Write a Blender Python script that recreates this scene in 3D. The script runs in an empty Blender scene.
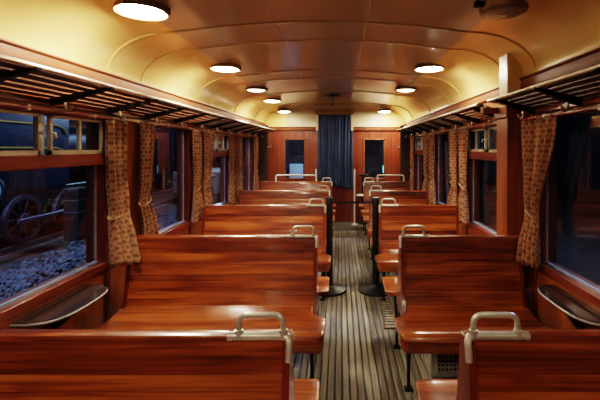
import bpy, bmesh, math, random
from mathutils import Vector, Matrix, noise
random.seed(7)
PI = math.pi
SC = bpy.context.scene
COL = SC.collection
H = 1.45                     # eye height

# ------------------------------------------------------------------ materials
def new_mat(name):
    m = bpy.data.materials.new(name); m.use_nodes = True
    nt = m.node_tree; nt.nodes.clear()
    out = nt.nodes.new('ShaderNodeOutputMaterial')
    return m, nt, out

def N(nt, t, **kw):
    n = nt.nodes.new(t)
    for k, v in kw.items():
        if k.startswith('i_'):
            n.inputs[k[2:].replace('_', ' ')].default_value = v
        else:
            setattr(n, k, v)
    return n

def ramp(nt, stops, fac):
    r = nt.nodes.new('ShaderNodeValToRGB')
    e = r.color_ramp.elements
    while len(e) < len(stops): e.new(0.5)
    for el, (p, c) in zip(e, stops):
        el.position = p; el.color = (c[0], c[1], c[2], 1)
    nt.links.new(fac, r.inputs['Fac'])
    return r

def principled(nt, out, rough=0.4, metal=0.0, coat=0.0, coat_rough=0.1, spec=0.5):
    b = nt.nodes.new('ShaderNodeBsdfPrincipled')
    b.inputs['Roughness'].default_value = rough
    b.inputs['Metallic'].default_value = metal
    b.inputs['Coat Weight'].default_value = coat
    b.inputs['Coat Roughness'].default_value = coat_rough
    b.inputs['Specular IOR Level'].default_value = spec
    nt.links.new(b.outputs[0], out.inputs['Surface'])
    return b

def wood(name, axis, dark, mid, light, rough=0.3, coat=0.6, coat_rough=0.12, cross=22.0, along=1.3, bump=0.06, spec=0.5, stops=(0.30, 0.5, 0.70)):
    """plank wood, the grain runs along the given object axis"""
    m, nt, out = new_mat(name)
    b = principled(nt, out, rough, 0, coat, coat_rough, spec)
    tc = N(nt, 'ShaderNodeTexCoord')
    geo = N(nt, 'ShaderNodeNewGeometry')
    oi = N(nt, 'ShaderNodeObjectInfo')
    a1 = N(nt, 'ShaderNodeMath', operation='MULTIPLY'); a1.inputs[1].default_value = 17.0
    nt.links.new(geo.outputs['Random Per Island'], a1.inputs[0])
    a2 = N(nt, 'ShaderNodeMath', operation='MULTIPLY_ADD'); a2.inputs[1].default_value = 31.0
    nt.links.new(oi.outputs['Random'], a2.inputs[0]); nt.links.new(a1.outputs[0], a2.inputs[2])
    cmb = N(nt, 'ShaderNodeCombineXYZ')
    for k in range(3): nt.links.new(a2.outputs[0], cmb.inputs[k])
    add = N(nt, 'ShaderNodeVectorMath', operation='ADD')
    nt.links.new(tc.outputs['Object'], add.inputs[0]); nt.links.new(cmb.outputs[0], add.inputs[1])
    mp = N(nt, 'ShaderNodeMapping')
    s = [cross, cross, cross]; s['XYZ'.index(axis)] = along
    mp.inputs['Scale'].default_value = s
    nt.links.new(add.outputs[0], mp.inputs['Vector'])
    n1 = N(nt, 'ShaderNodeTexNoise', i_Scale=1.0, i_Detail=5.0, i_Roughness=0.6, i_Distortion=0.9)
    nt.links.new(mp.outputs[0], n1.inputs['Vector'])
    mp2 = N(nt, 'ShaderNodeMapping')
    s2 = [cross * 5, cross * 5, cross * 5]; s2['XYZ'.index(axis)] = along * 2
    mp2.inputs['Scale'].default_value = s2
    nt.links.new(add.outputs[0], mp2.inputs['Vector'])
    n2 = N(nt, 'ShaderNodeTexNoise', i_Scale=1.0, i_Detail=3.0, i_Roughness=0.6)
    nt.links.new(mp2.outputs[0], n2.inputs['Vector'])
    mix = N(nt, 'ShaderNodeMath', operation='MULTIPLY_ADD'); mix.inputs[1].default_value = 0.38
    nt.links.new(n2.outputs['Fac'], mix.inputs[0])
    sc = N(nt, 'ShaderNodeMath', operation='MULTIPLY'); sc.inputs[1].default_value = 0.62
    nt.links.new(n1.outputs['Fac'], sc.inputs[0]); nt.links.new(sc.outputs[0], mix.inputs[2])
    # broad figure: slow light and dark patches along the board
    mp3 = N(nt, 'ShaderNodeMapping')
    s3 = [cross * 0.35] * 3; s3['XYZ'.index(axis)] = along * 1.6
    mp3.inputs['Scale'].default_value = s3
    nt.links.new(add.outputs[0], mp3.inputs['Vector'])
    n3 = N(nt, 'ShaderNodeTexNoise', i_Scale=1.0, i_Detail=2.0, i_Roughness=0.5, i_Distortion=1.2)
    nt.links.new(mp3.outputs[0], n3.inputs['Vector'])
    fig = N(nt, 'ShaderNodeMath', operation='MULTIPLY_ADD'); fig.inputs[1].default_value = 0.45
    nt.links.new(n3.outputs['Fac'], fig.inputs[0])
    fo = N(nt, 'ShaderNodeMath', operation='SUBTRACT'); fo.inputs[1].default_value = 0.235
    nt.links.new(mix.outputs[0], fo.inputs[0]); nt.links.new(fo.outputs[0], fig.inputs[2])
    # per-plank tone
    t = N(nt, 'ShaderNodeMath', operation='MULTIPLY_ADD'); t.inputs[1].default_value = 0.16; 
    nt.links.new(geo.outputs['Random Per Island'], t.inputs[0])
    t0 = N(nt, 'ShaderNodeMath', operation='SUBTRACT'); t0.inputs[1].default_value = 0.08
    nt.links.new(fig.outputs[0], t0.inputs[0]); nt.links.new(t0.outputs[0], t.inputs[2])
    r = ramp(nt, [(stops[0], dark), (stops[1], mid), (stops[2], light)], t.outputs[0])
    nt.links.new(r.outputs[0], b.inputs['Base Color'])
    bp = N(nt, 'ShaderNodeBump', i_Strength=bump, i_Distance=0.01)
    nt.links.new(mix.outputs[0], bp.inputs['Height']); nt.links.new(bp.outputs[0], b.inputs['Normal'])
    return m

def plain(name, col, rough=0.5, metal=0.0, var=0.15, scale=30.0, coat=0.0, bump=0.0, spec=0.5):
    m, nt, out = new_mat(name)
    b = principled(nt, out, rough, metal, coat, 0.1, spec)
    tc = N(nt, 'ShaderNodeTexCoord')
    n = N(nt, 'ShaderNodeTexNoise', i_Scale=scale, i_Detail=4.0)
    nt.links.new(tc.outputs['Object'], n.inputs['Vector'])
    d = [c * (1 - var) for c in col]; l = [min(1, c * (1 + var)) for c in col]
    r = ramp(nt, [(0.35, d), (0.65, l)], n.outputs['Fac'])
    nt.links.new(r.outputs[0], b.inputs['Base Color'])
    if bump:
        bp = N(nt, 'ShaderNodeBump', i_Strength=bump, i_Distance=0.01)
        nt.links.new(n.outputs['Fac'], bp.inputs['Height']); nt.links.new(bp.outputs[0], b.inputs['Normal'])
    return m

def emit(name, col, strength):
    m, nt, out = new_mat(name)
    e = N(nt, 'ShaderNodeEmission', i_Strength=strength)
    e.inputs['Color'].default_value = (*col, 1)
    nt.links.new(e.outputs[0], out.inputs['Surface'])
    return m

def glass(name, tint=(0.85, 0.9, 0.97), base=0.05):
    m, nt, out = new_mat(name)
    tr = N(nt, 'ShaderNodeBsdfTransparent'); tr.inputs['Color'].default_value = (*tint, 1)
    gl = N(nt, 'ShaderNodeBsdfGlossy'); gl.inputs['Roughness'].default_value = 0.015
    gl.inputs['Color'].default_value = (0.95, 0.97, 1, 1)
    lw = N(nt, 'ShaderNodeLayerWeight'); lw.inputs['Blend'].default_value = 0.5
    pw = N(nt, 'ShaderNodeMath', operation='POWER'); pw.inputs[1].default_value = 4.0
    nt.links.new(lw.outputs['Facing'], pw.inputs[0])
    mul = N(nt, 'ShaderNodeMath', operation='MULTIPLY_ADD', use_clamp=True)
    mul.inputs[1].default_value = 0.9; mul.inputs[2].default_value = base
    nt.links.new(pw.outputs[0], mul.inputs[0])
    mx = N(nt, 'ShaderNodeMixShader')
    nt.links.new(mul.outputs[0], mx.inputs[0])
    nt.links.new(tr.outputs[0], mx.inputs[1]); nt.links.new(gl.outputs[0], mx.inputs[2])
    nt.links.new(mx.outputs[0], out.inputs['Surface'])
    return m

def cloth_pattern(name, ground, motif, dark, cell=0.030):
    m, nt, out = new_mat(name)
    b = principled(nt, out, 0.85, 0, 0, 0.1, 0.2)
    uv = N(nt, 'ShaderNodeUVMap')
    mp = N(nt, 'ShaderNodeMapping'); mp.inputs['Scale'].default_value = (1 / cell, 1 / cell, 1)
    nt.links.new(uv.outputs[0], mp.inputs['Vector'])
    # brick offset: shift every second row
    sep = N(nt, 'ShaderNodeSeparateXYZ'); nt.links.new(mp.outputs[0], sep.inputs[0])
    fl = N(nt, 'ShaderNodeMath', operation='FLOOR'); nt.links.new(sep.outputs[1], fl.inputs[0])
    md = N(nt, 'ShaderNodeMath', operation='PINGPONG'); md.inputs[1].default_value = 1.0
    nt.links.new(fl.outputs[0], md.inputs[0])
    of = N(nt, 'ShaderNodeMath', operation='MULTIPLY_ADD'); of.inputs[1].default_value = 0.5
    nt.links.new(md.outputs[0], of.inputs[0]); nt.links.new(sep.outputs[0], of.inputs[2])
    cmb = N(nt, 'ShaderNodeCombineXYZ'); nt.links.new(of.outputs[0], cmb.inputs[0]); nt.links.new(sep.outputs[1], cmb.inputs[1])
    fr = N(nt, 'ShaderNodeVectorMath', operation='FRACTION'); nt.links.new(cmb.outputs[0], fr.inputs[0])
    sb = N(nt, 'ShaderNodeVectorMath', operation='SUBTRACT'); sb.inputs[1].default_value = (0.5, 0.5, 0)
    nt.links.new(fr.outputs[0], sb.inputs[0])
    ln = N(nt, 'ShaderNodeVectorMath', operation='LENGTH'); nt.links.new(sb.outputs[0], ln.inputs[0])
    r = ramp(nt, [(0.0, ground), (0.07, dark), (0.15, motif), (0.24, dark), (0.30, motif), (0.36, ground)], ln.outputs['Value'])
    tc = N(nt, 'ShaderNodeTexCoord')
    nz = N(nt, 'ShaderNodeTexNoise', i_Scale=9.0, i_Detail=3.0); nt.links.new(tc.outputs['Object'], nz.inputs['Vector'])
    r2 = ramp(nt, [(0.3, (0.65, 0.65, 0.65)), (0.7, (1.1, 1.1, 1.1))], nz.outputs['Fac'])
    mm = N(nt, 'ShaderNodeMix', data_type='RGBA', blend_type='MULTIPLY'); mm.inputs[0].default_value = 1
    nt.links.new(r.outputs[0], mm.inputs[6]); nt.links.new(r2.outputs[0], mm.inputs[7])
    nt.links.new(mm.outputs[2], b.inputs['Base Color'])
    return m

M = {}
M['bench'] = wood('bench_mahogany', 'X', (0.045, 0.006, 0.0025), (0.175, 0.034, 0.008), (0.38, 0.112, 0.025), 0.30, 0.9, 0.08, cross=20, along=0.9, stops=(0.33, 0.5, 0.68))
M['bench_end'] = wood('bench_end_mahogany', 'Z', (0.06, 0.006, 0.003), (0.13, 0.014, 0.006), (0.20, 0.025, 0.010), 0.35, 0.6, 0.15)
M['panel'] = wood('wall_mahogany', 'Z', (0.14, 0.034, 0.012), (0.26, 0.070, 0.022), (0.36, 0.11, 0.036), 0.35, 0.5, 0.18, cross=16, along=0.9)
M['endpanel'] = wood('end_wall_mahogany', 'Z', (0.10, 0.019, 0.009), (0.18, 0.038, 0.016), (0.26, 0.062, 0.025), 0.4, 0.3, 0.18, cross=16, along=0.9)
M['rail'] = wood('rail_mahogany', 'Y', (0.09, 0.014, 0.007), (0.17, 0.030, 0.012), (0.24, 0.052, 0.018), 0.35, 0.5, 0.18, cross=16, along=0.9)
M['beam'] = wood('cornice_mahogany', 'Y', (0.10, 0.030, 0.012), (0.19, 0.060, 0.022), (0.27, 0.095, 0.035), 0.6, 0.0, 0.2, cross=16, along=0.9)
M['rack_wood'] = wood('rack_dark_wood', 'Y', (0.06, 0.022, 0.011), (0.13, 0.046, 0.022), (0.21, 0.08, 0.038), 0.4, 0.4, 0.2, cross=20, along=1.0)
M['pilaster'] = wood('dark_pilaster', 'Z', (0.03, 0.018, 0.014), (0.055, 0.03, 0.022), (0.085, 0.045, 0.03), 0.45, 0.3, 0.2)
M['table'] = wood('table_dark', 'Y', (0.018, 0.012, 0.010), (0.035, 0.022, 0.017), (0.06, 0.035, 0.026), 0.22, 0.6, 0.1)
M['slat'] = wood('floor_slat', 'Y', (0.095, 0.083, 0.066), (0.19, 0.163, 0.126), (0.31, 0.255, 0.182), 0.42, 0.15, 0.25, cross=26, along=1.0, bump=0.2, stops=(0.36, 0.5, 0.66))
M['floor'] = plain('floor_dark', (0.085, 0.078, 0.066), 0.7, var=0.3, scale=12, bump=0.2)
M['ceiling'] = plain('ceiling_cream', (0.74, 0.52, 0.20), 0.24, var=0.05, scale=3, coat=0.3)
def shade_middle(mat, centre, half):
    """shade above the lamps as colour: flat middle browner than the lit coves"""
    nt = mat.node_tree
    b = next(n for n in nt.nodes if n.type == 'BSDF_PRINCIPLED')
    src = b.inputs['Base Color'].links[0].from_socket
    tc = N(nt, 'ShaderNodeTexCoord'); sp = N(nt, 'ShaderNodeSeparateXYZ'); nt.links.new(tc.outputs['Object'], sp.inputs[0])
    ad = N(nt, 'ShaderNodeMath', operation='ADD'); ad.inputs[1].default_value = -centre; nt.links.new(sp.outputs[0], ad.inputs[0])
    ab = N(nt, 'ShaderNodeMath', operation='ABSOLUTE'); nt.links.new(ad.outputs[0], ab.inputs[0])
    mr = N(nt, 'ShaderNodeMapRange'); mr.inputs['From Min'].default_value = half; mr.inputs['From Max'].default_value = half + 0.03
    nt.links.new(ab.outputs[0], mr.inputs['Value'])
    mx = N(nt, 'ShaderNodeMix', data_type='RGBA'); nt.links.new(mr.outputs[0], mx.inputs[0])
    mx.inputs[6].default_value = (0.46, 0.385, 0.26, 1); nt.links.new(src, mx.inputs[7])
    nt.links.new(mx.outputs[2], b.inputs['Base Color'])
shade_middle(M['ceiling'], -0.125, 0.93)  # ceiling shade above the lamps is put into the base colour
M['cream'] = plain('cream_trim', (0.72, 0.52, 0.24), 0.35, var=0.06, scale=8)
M['cream_frame'] = plain('cream_metal_frame', (0.50, 0.42, 0.28), 0.4, var=0.12, scale=14)
M['steel'] = plain('grey_painted_metal', (0.47, 0.43, 0.36), 0.36, 0.45, var=0.12, scale=25)
M['pipe'] = plain('polished_pipe', (0.62, 0.52, 0.40), 0.28, 0.8, var=0.1, scale=20)
M['sillmetal'] = plain('sill_metal', (0.55, 0.62, 0.72), 0.35, 0.7, var=0.1, scale=20)
M['iron'] = plain('black_iron', (0.018, 0.016, 0.015), 0.45, 0.4, var=0.3, scale=20)
M['bronze'] = plain('dark_bronze', (0.26, 0.17, 0.09), 0.4, 0.7, var=0.2, scale=20)
M['black'] = plain('black_plastic', (0.012, 0.012, 0.013), 0.38, 0, var=0.2, scale=20)
M['heater'] = plain('heater_metal', (0.42, 0.39, 0.34), 0.5, 0.4, var=0.2, scale=15)
M['dark'] = plain('dark_void', (0.01, 0.009, 0.008), 0.8, var=0.2)
M['smoke'] = plain('grey_lens', (0.30, 0.28, 0.27), 0.35, 0.2, var=0.2, scale=60)
M['blue'] = plain('navy_curtain', (0.042, 0.058, 0.112), 0.9, var=0.12, scale=5, spec=0.15)
M['curtain'] = cloth_pattern('brown_curtain', (0.36, 0.195, 0.11), (0.25, 0.105, 0.065), (0.18, 0.068, 0.042))
M['tie'] = plain('tieback', (0.27, 0.16, 0.09), 0.8, var=0.2)
M['glass'] = glass('window_glass')
M['lamp_on'] = emit('lamp_bright', (1.0, 0.90, 0.70), 215.0)
M['lamp_mid'] = emit('lamp_medium', (1.0, 0.88, 0.66), 80.0)
M['lamp_dim'] = emit('lamp_dim', (1.0, 0.88, 0.66), 8.0)
M['door'] = wood('door_red', 'Z', (0.07, 0.010, 0.006), (0.12, 0.018, 0.010), (0.17, 0.030, 0.015), 0.4, 0.4, 0.2)
M['ballast'] = plain('ballast_stone', (0.105, 0.11, 0.13), 0.9, var=0.5, scale=9, bump=0.3)
M['earth'] = plain('night_ground', (0.035, 0.028, 0.024), 0.95, var=0.3, scale=2)
M['loco'] = plain('locomotive_black', (0.035, 0.032, 0.032), 0.45, 0.2, var=0.3, scale=3)
M['loco_blue'] = plain('carriage_blue', (0.012, 0.026, 0.055), 0.45, 0.0, var=0.15, scale=3)
M['yellow'] = plain('yellow_line', (0.62, 0.42, 0.06), 0.5, var=0.1)
M['rim'] = plain('wheel_rim', (0.10, 0.09, 0.13), 0.45, 0.3, var=0.2)
M['railsteel'] = plain('rail_steel', (0.30, 0.28, 0.27), 0.4, 0.7, var=0.2)
M['cool_lamp'] = emit('cool_lamp', (0.25, 0.80, 0.85), 2.2)
M['work_lamp'] = emit('work_lamp', (0.25, 0.50, 0.75), 0.4)
M['shed'] = plain('pale_boards', (0.42, 0.33, 0.27), 0.8, var=0.2, scale=4)
M['pale_blue'] = plain('pale_blue_reflection', (0.35, 0.45, 0.50), 0.6, var=0.15)
M['pale'] = plain('pale_paint', (0.55, 0.52, 0.44), 0.5, var=0.1)

# ------------------------------------------------------------------ mesh helpers
class MB:
    def __init__(self):
        self.bm = bmesh.new(); self.uv = None
    def box(self, x0, x1, y0, y1, z0, z1, bev=0.0, seg=2, rot=None, piv=None):
        t = bmesh.new()
        bmesh.ops.create_cube(t, size=1)
        for v in t.verts:
            v.co = Vector(((x0 + x1) / 2 + v.co.x * (x1 - x0), (y0 + y1) / 2 + v.co.y * (y1 - y0), (z0 + z1) / 2 + v.co.z * (z1 - z0)))
        if bev > 0:
            bmesh.ops.bevel(t, geom=t.edges[:], offset=bev, segments=seg, affect='EDGES', profile=0.5)
        if rot is not None:
            bmesh.ops.rotate(t, verts=t.verts, cent=piv or Vector((0, 0, 0)), matrix=rot)
        self.merge(t); return self
    def merge(self, t):
        me = bpy.data.meshes.new('tmp'); t.to_mesh(me); t.free()
        self.bm.from_mesh(me); bpy.data.meshes.remove(me)
    def tube(self, pts, r, n=10, caps=True):
        pts = [Vector(p) for p in pts]
        rr = r if isinstance(r, (list, tuple)) else [r] * len(pts)
        prev = None; rings = []
        up = None
        for i, p in enumerate(pts):
            if i == 0: d = pts[1] - p
            elif i == len(pts) - 1: d = p - pts[i - 1]
            else: d = (pts[i + 1] - p).normalized() + (p - pts[i - 1]).normalized()
            d.normalize()
            if up is None:
                a = Vector((0, 0, 1)) if abs(d.z) < 0.9 else Vector((1, 0, 0))
                up = (a - d * a.dot(d)).normalized()
            else:
                up = (up - d * up.dot(d)).normalized()
            s = d.cross(up)
            rings.append([self.bm.verts.new(p + (up * math.cos(2 * PI * k / n) + s * math.sin(2 * PI * k / n)) * rr[i]) for k in range(n)])
        for a, b in zip(rings, rings[1:]):
            for k in range(n):
                self.bm.faces.new((a[k], a[(k + 1) % n], b[(k + 1) % n], b[k]))
        if caps:
            self.bm.faces.new(rings[0][::-1]); self.bm.faces.new(rings[-1])
        return self
    def lathe(self, prof, c, n=24, axis='Z'):
        c = Vector(c); rings = []
        for r, h in prof:
            ring = []
            if r < 1e-6:
                v = self._ax(0, 0, h, axis); rings.append([self.bm.verts.new(c + v)]); continue
            for k in range(n):
                a = 2 * PI * k / n
                ring.append(self.bm.verts.new(c + self._ax(r * math.cos(a), r * math.sin(a), h, axis)))
            rings.append(ring)
        for a, b in zip(rings, rings[1:]):
            if len(a) == 1 and len(b) == 1: continue
            for k in range(n):
                k2 = (k + 1) % n
                if len(a) == 1: self.bm.faces.new((a[0], b[k2], b[k]))
                elif len(b) == 1: self.bm.faces.new((a[k], a[k2], b[0]))
                else: self.bm.faces.new((a[k], a[k2], b[k2], b[k]))
        for ring, rev in ((rings[0], True), (rings[-1], False)):
            if len(ring) > 1: self.bm.faces.new(ring[::-1] if rev else ring)
        return self
    @staticmethod
    def _ax(x, y, h, axis):
        return Vector((x, y, h)) if axis == 'Z' else (Vector((h, x, y)) if axis == 'X' else Vector((y, h, x)))
    def prism(self, poly, a0, a1, axis='X'):
        """closed 2-D polygon extruded along an axis; poly is (y,z) for X, (x,z) for Y, (x,y) for Z"""
        def P(u, v, a):
            return (a, u, v) if axis == 'X' else ((u, a, v) if axis == 'Y' else (u, v, a))
        A = [self.bm.verts.new(P(u, v, a0)) for u, v in poly]
        B = [self.bm.verts.new(P(u, v, a1)) for u, v in poly]
        n = len(poly)
        for k in range(n):
            self.bm.faces.new((A[k], A[(k + 1) % n], B[(k + 1) % n], B[k]))
        self.bm.faces.new(A[::-1]); self.bm.faces.new(B)
        return self
    def grid(self, fn, nu, nv, uvfn=None):
        vs = [[self.bm.verts.new(fn(i / nu, j / nv)) for j in range(nv + 1)] for i in range(nu + 1)]
        if uvfn and self.uv is None: self.uv = self.bm.loops.layers.uv.new('UVMap')
        for i in range(nu):
            for j in range(nv):
                f = self.bm.faces.new((vs[i][j], vs[i + 1][j], vs[i + 1][j + 1], vs[i][j + 1]))
                if uvfn:
                    for lp, (a, b) in zip(f.loops, ((i, j), (i + 1, j), (i + 1, j + 1), (i, j + 1))):
                        lp[self.uv].uv = uvfn(a / nu, b / nv)
        return self
    def build(self, name, mat, parent=None, angle=35, recalc=True):
        if recalc: bmesh.ops.recalc_face_normals(self.bm, faces=self.bm.faces[:])
        me = bpy.data.meshes.new(name)
        lim = math.radians(angle)
        for f in self.bm.faces: f.smooth = True
        for e in self.bm.edges:
            if len(e.link_faces) == 2 and e.calc_face_angle(0) > lim: e.smooth = False
        self.bm.to_mesh(me); self.bm.free()
        o = bpy.data.objects.new(name, me); COL.objects.link(o)
        me.materials.append(mat)
        if parent is not None: o.parent = parent
        return o

def tag(o, label=None, cat=None, group=None, kind=None):
    if label: o['label'] = label
    if cat: o['category'] = cat
    if group: o['group'] = group
    if kind: o['kind'] = kind
    return o

def empty(name, loc=(0, 0, 0), rz=0):
    o = bpy.data.objects.new(name, None); COL.objects.link(o)
    o.location = loc; o.rotation_euler = (0, 0, rz); o.empty_display_size = 0.1
    return o

def children(o): return [c for c in bpy.data.objects if c.parent == o]
def copy_tree(o, parent=None):
    c = o.copy(); COL.objects.link(c); c.parent = parent
    for ch in children(o): copy_tree(ch, c)
    return c

def arc(cx, cz, r, a0, a1, n):
    return [(cx + r * math.cos(math.radians(a0 + (a1 - a0) * k / n)), cz + r * math.sin(math.radians(a0 + (a1 - a0) * k / n))) for k in range(n + 1)]

# ------------------------------------------------------------------ key dimensions
XC = -0.125                  # centre line of the carriage
WI = 1.375                   # half width, inner wall face
WG = 1.425                   # half width, glass plane
Y0, Y1 = -1.3, 7.5           # rear and far end
SILL = 0.725
WTOP = 1.625
AL, AR = -0.155, 0.384       # aisle ends of the bench backs
ROWS = [1.20, 2.525, 3.87, 5.20, 6.58]
WINS = [(0.28, 1.08), (1.625, 2.425), (2.97, 3.77), (4.32, 5.12), (5.665, 6.465)]
SIDES = (('left', -1), ('right', 1))
def wx(s, half): return XC + s * half

# ------------------------------------------------------------------ floor
fl = MB().box(XC - 1.5, XC + 1.5, Y0, Y1, -0.06, 0.0).build('floor', M['floor'])
tag(fl, kind='structure')
sl = MB()
x = -0.40
while x < 0.64:
    sl.box(x, x + 0.0385, Y0 + 0.02, 6.66, 0.0, 0.014, 0.004, 1)
    x += 0.0455
so = sl.build('slat_panel', M['slat'], fl)

def floor_grille(x0, x1, y0, y1, n, label):
    r = empty('floor_grille', ((x0 + x1) / 2, (y0 + y1) / 2, 0.014))
    tag(r, label, 'floor grille')
    w, d = (x1 - x0) / 2, (y1 - y0) / 2
    m = MB()
    m.box(-w, w, -d, -d + 0.015, 0, 0.012).box(-w, w, d - 0.015, d, 0, 0.012)
    m.box(-w, -w + 0.012, -d, d, 0, 0.012).box(w - 0.012, w, -d, d, 0, 0.012)
    m.build('frame', M['bronze'], r)
    b = MB()
    for k in range(n):
        yy = -d + 0.015 + (2 * d - 0.03) * (k + 0.5) / n
        b.box(-w + 0.012, w - 0.012, yy - 0.015, yy + 0.015, 0.001, 0.010)
    b.build('slotted_plate', M['slat'], r)
    MB().box(-w + 0.01, w - 0.01, -d + 0.01, d - 0.01, 0, 0.002).build('backing', M['dark'], r)
floor_grille(0.345, 0.455, 3.04, 3.56, 10, 'slotted floor grille beside the second bench right of the aisle')

# ------------------------------------------------------------------ side walls
for nm, s in SIDES:
    w = MB()
    xi, xo = wx(s, WI), wx(s, WG + 0.06)
    a, b = min(xi, xo), max(xi, xo)
    w.box(a, b, Y0, Y1, -0.06, SILL)                      # lower panel
    w.box(a, b, Y0, Y1, WTOP, 1.90)                        # upper panel
    ys = [Y0] + [v for p in WINS for v in p] + [Y1]
    for k in range(0, len(ys), 2):
        w.box(a, b, ys[k], ys[k + 1], SILL, WTOP)
    # panel battens on the pillars and the dado
    e0, e1 = (xi, xi - s * 0.006)
    for k in range(2, len(ys) - 1, 2):
        w.box(min(e0, e1), max(e0, e1), ys[k] + 0.02, ys[k + 1] - 0.02, 1.43, 1.438)
    o = w.build('wall_' + nm, M['panel']); tag(o, kind='structure')
    # dado battens (trim), skirting and frieze boards
    d = MB()
    for p in WINS:
        for yy in (p[0] - 0.055, p[1] + 0.02):
            d.box(min(xi, xi - s * 0.014), max(xi, xi - s * 0.014), yy, yy + 0.035, 0.09, SILL - 0.01, 0.004, 1)
    d.box(min(xi, xi - s * 0.016), max(xi, xi - s * 0.016), Y0, Y1, 0, 0.10, 0.004, 1)
    o = d.build('baseboard_' + nm, M['rail']); tag(o, kind='structure')
    # wooden cornice above the luggage rack
    c = MB()
    c.prism([(xi, 1.845), (xi - s * 0.022, 1.85), (xi - s * 0.026, 1.865), (xi - s * 0.022, 1.908), (xi - s * 0.034, 1.918), (xi - s * 0.030, 1.927), (xi, 1.93)], Y0, Y1, 'Y')
    o = c.build('trim_%d' % (1 if s < 0 else 2), M['beam']); tag(o, kind='structure')
    # frieze moulding under the rack
    c = MB()
    c.box(min(xi, xi - s * 0.022), max(xi, xi - s * 0.022), Y0, Y1, 1.665, 1.70, 0.006, 1)
    o = c.build('trim_%d' % (3 if s < 0 else 4), M['rail']); tag(o, kind='structure')

# windows -----------------------------------------------------------------
nwin = 0
for nm, s in SIDES:
    for k, (ya, yb) in enumerate(WINS):
        nwin += 1
        xg = wx(s, WG); xi = wx(s, WI)
        divided = (k % 2 == 1) if s < 0 else (k % 2 == 0)
        f = MB()
        x0, x1 = sorted((xi - s * 0.012, xg + s * 0.03))
        fw = 0.035
        f.box(x0, x1, ya - fw, ya + 0.004, SILL - 0.0, WTOP + 0.0, 0.004, 1)
        f.box(x0, x1, yb - 0.004, yb + fw, SILL - 0.0, WTOP + 0.0, 0.004, 1)
        f.box(x0, x1, ya - fw, yb + fw, WTOP - 0.004, WTOP + 0.03, 0.004, 1)
        f.box(x0, x1, ya - fw, yb + fw, SILL - 0.045, SILL + 0.004, 0.004, 1)
        W = f.build('window_%d' % nwin, M['rail']); tag(W, kind='structure')
        gz = 1.35 if divided else WTOP
        g0, g1 = sorted((xg, xg + s * 0.006))
        MB().box(g0, g1, ya, yb, SILL, gz).build('pane', M['glass'], W)
        # bright metal bead round the pane
        b = MB(); b0, b1 = sorted((xg - s * 0.010, xg))
        b.box(b0, b1, yb - 0.016, yb - 0.004, SILL + 0.004, gz)
        b.box(b0, b1, ya + 0.004, ya + 0.016, SILL + 0.004, gz)
        b.build('side_bead', M['sillmetal'], W)
        b = MB(); b0, b1 = sorted((xg - s * 0.020, xg))
        b.box(b0, b1, ya + 0.004, yb - 0.004, SILL + 0.004, SILL + 0.014)
        b.build('metal_sill', M['sillmetal'], W)
        if divided:
            r0, r1 = sorted((xi - s * 0.018, xg + s * 0.03))
            MB().box(r0, r1, ya, yb, 1.345, 1.415, 0.005, 1).build('middle_rail', M['rail'], W)
            ym = ya + (yb - ya) * 0.40
            for (p, q, mull) in ((ya + 0.006, ym - 0.03, None), (ym + 0.03, yb - 0.006, 0.52)):
                v = MB(); v0, v1 = sorted((xi - s * 0.004, xi + s * 0.014))
                t = 0.018
                v.box(v0, v1, p, q, 1.415, 1.415 + t * 1.3).box(v0, v1, p, q, WTOP - t, WTOP - 0.003)
                v.box(v0, v1, p, p + t, 1.415, WTOP - 0.003).box(v0, v1, q - t, q, 1.415, WTOP - 0.003)
                if mull:
                    m_ = p + (q - p) * mull
                    v.box(v0, v1, m_ - t / 2, m_ + t / 2, 1.415, WTOP - 0.003)
                vf = v.build('vent_frame', M['cream_frame'], W)
                MB().box(*sorted((xi + s * 0.004, xi + s * 0.008)), p + 0.01, q - 0.01, 1.425, WTOP - 0.010).build('vent_pane', M['glass'], vf)
                hx = xi - s * 0.002
                yk = q - 0.008 if mull is None else p + 0.008
                MB().tube([(hx + s * 0.01, yk, 1.525), (hx - s * 0.022, yk, 1.525), (hx - s * 0.026, yk, 1.50)], 0.007, 8).build('catch', M['pale'], vf)
            MB().box(*sorted((xi + s * 0.012, xg)), ym - 0.012, ym + 0.012, 1.415, WTOP - 0.004).build('vent_mullion', M['sillmetal'], W)

# ------------------------------------------------------------------ ceiling
def ceil_z(r):
    """height of the ceiling at distance r from the centre line"""
    a = abs(r)
    if a < 0.95: return H + 0.81 - 0.070 * (a / 0.95) ** 2
    t = (a - 0.95) / (WI - 0.95)
    t = min(1, t)
    return H + 0.74 - 0.27 * (1 - math.sqrt(max(0, 1 - t ** 2.2)))
def ceil_pts(off=0.0, n=60):
    P = []
    for i in range(n + 1):
        u = -1 + 2 * i / n
        # denser near the coves
        r = (WI - 0.002) * math.sin(u * PI / 2)
        P.append((XC + r, ceil_z(r) + off))
    return P
cp = ceil_pts()
cb = MB()
poly = [(cp[0][0], 1.90)] + cp + [(cp[-1][0], 1.90)]
outer = [(p[0], p[1] + 0.06) for p in poly]
outer[0] = (poly[0][0] - 0.06, 1.90); outer[-1] = (poly[-1][0] + 0.06, 1.90)
outer[1] = (poly[0][0] - 0.06, outer[1][1]); outer[-2] = (poly[-1][0] + 0.06, outer[-2][1])
ri = [[cb.bm.verts.new((x, y, z)) for y in (Y0, Y1)] for x, z in poly]
ro = [[cb.bm.verts.new((x, y, z)) for y in (Y0, Y1)] for x, z in outer]
for k in range(len(poly) - 1):
    cb.bm.faces.new((ri[k][0], ri[k][1], ri[k + 1][1], ri[k + 1][0]))
    cb.bm.faces.new((ro[k][0], ro[k + 1][0], ro[k + 1][1], ro[k][1]))
    for j in (0, 1): cb.bm.faces.new((ri[k][j], ri[k + 1][j], ro[k + 1][j], ro[k][j]))
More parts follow.
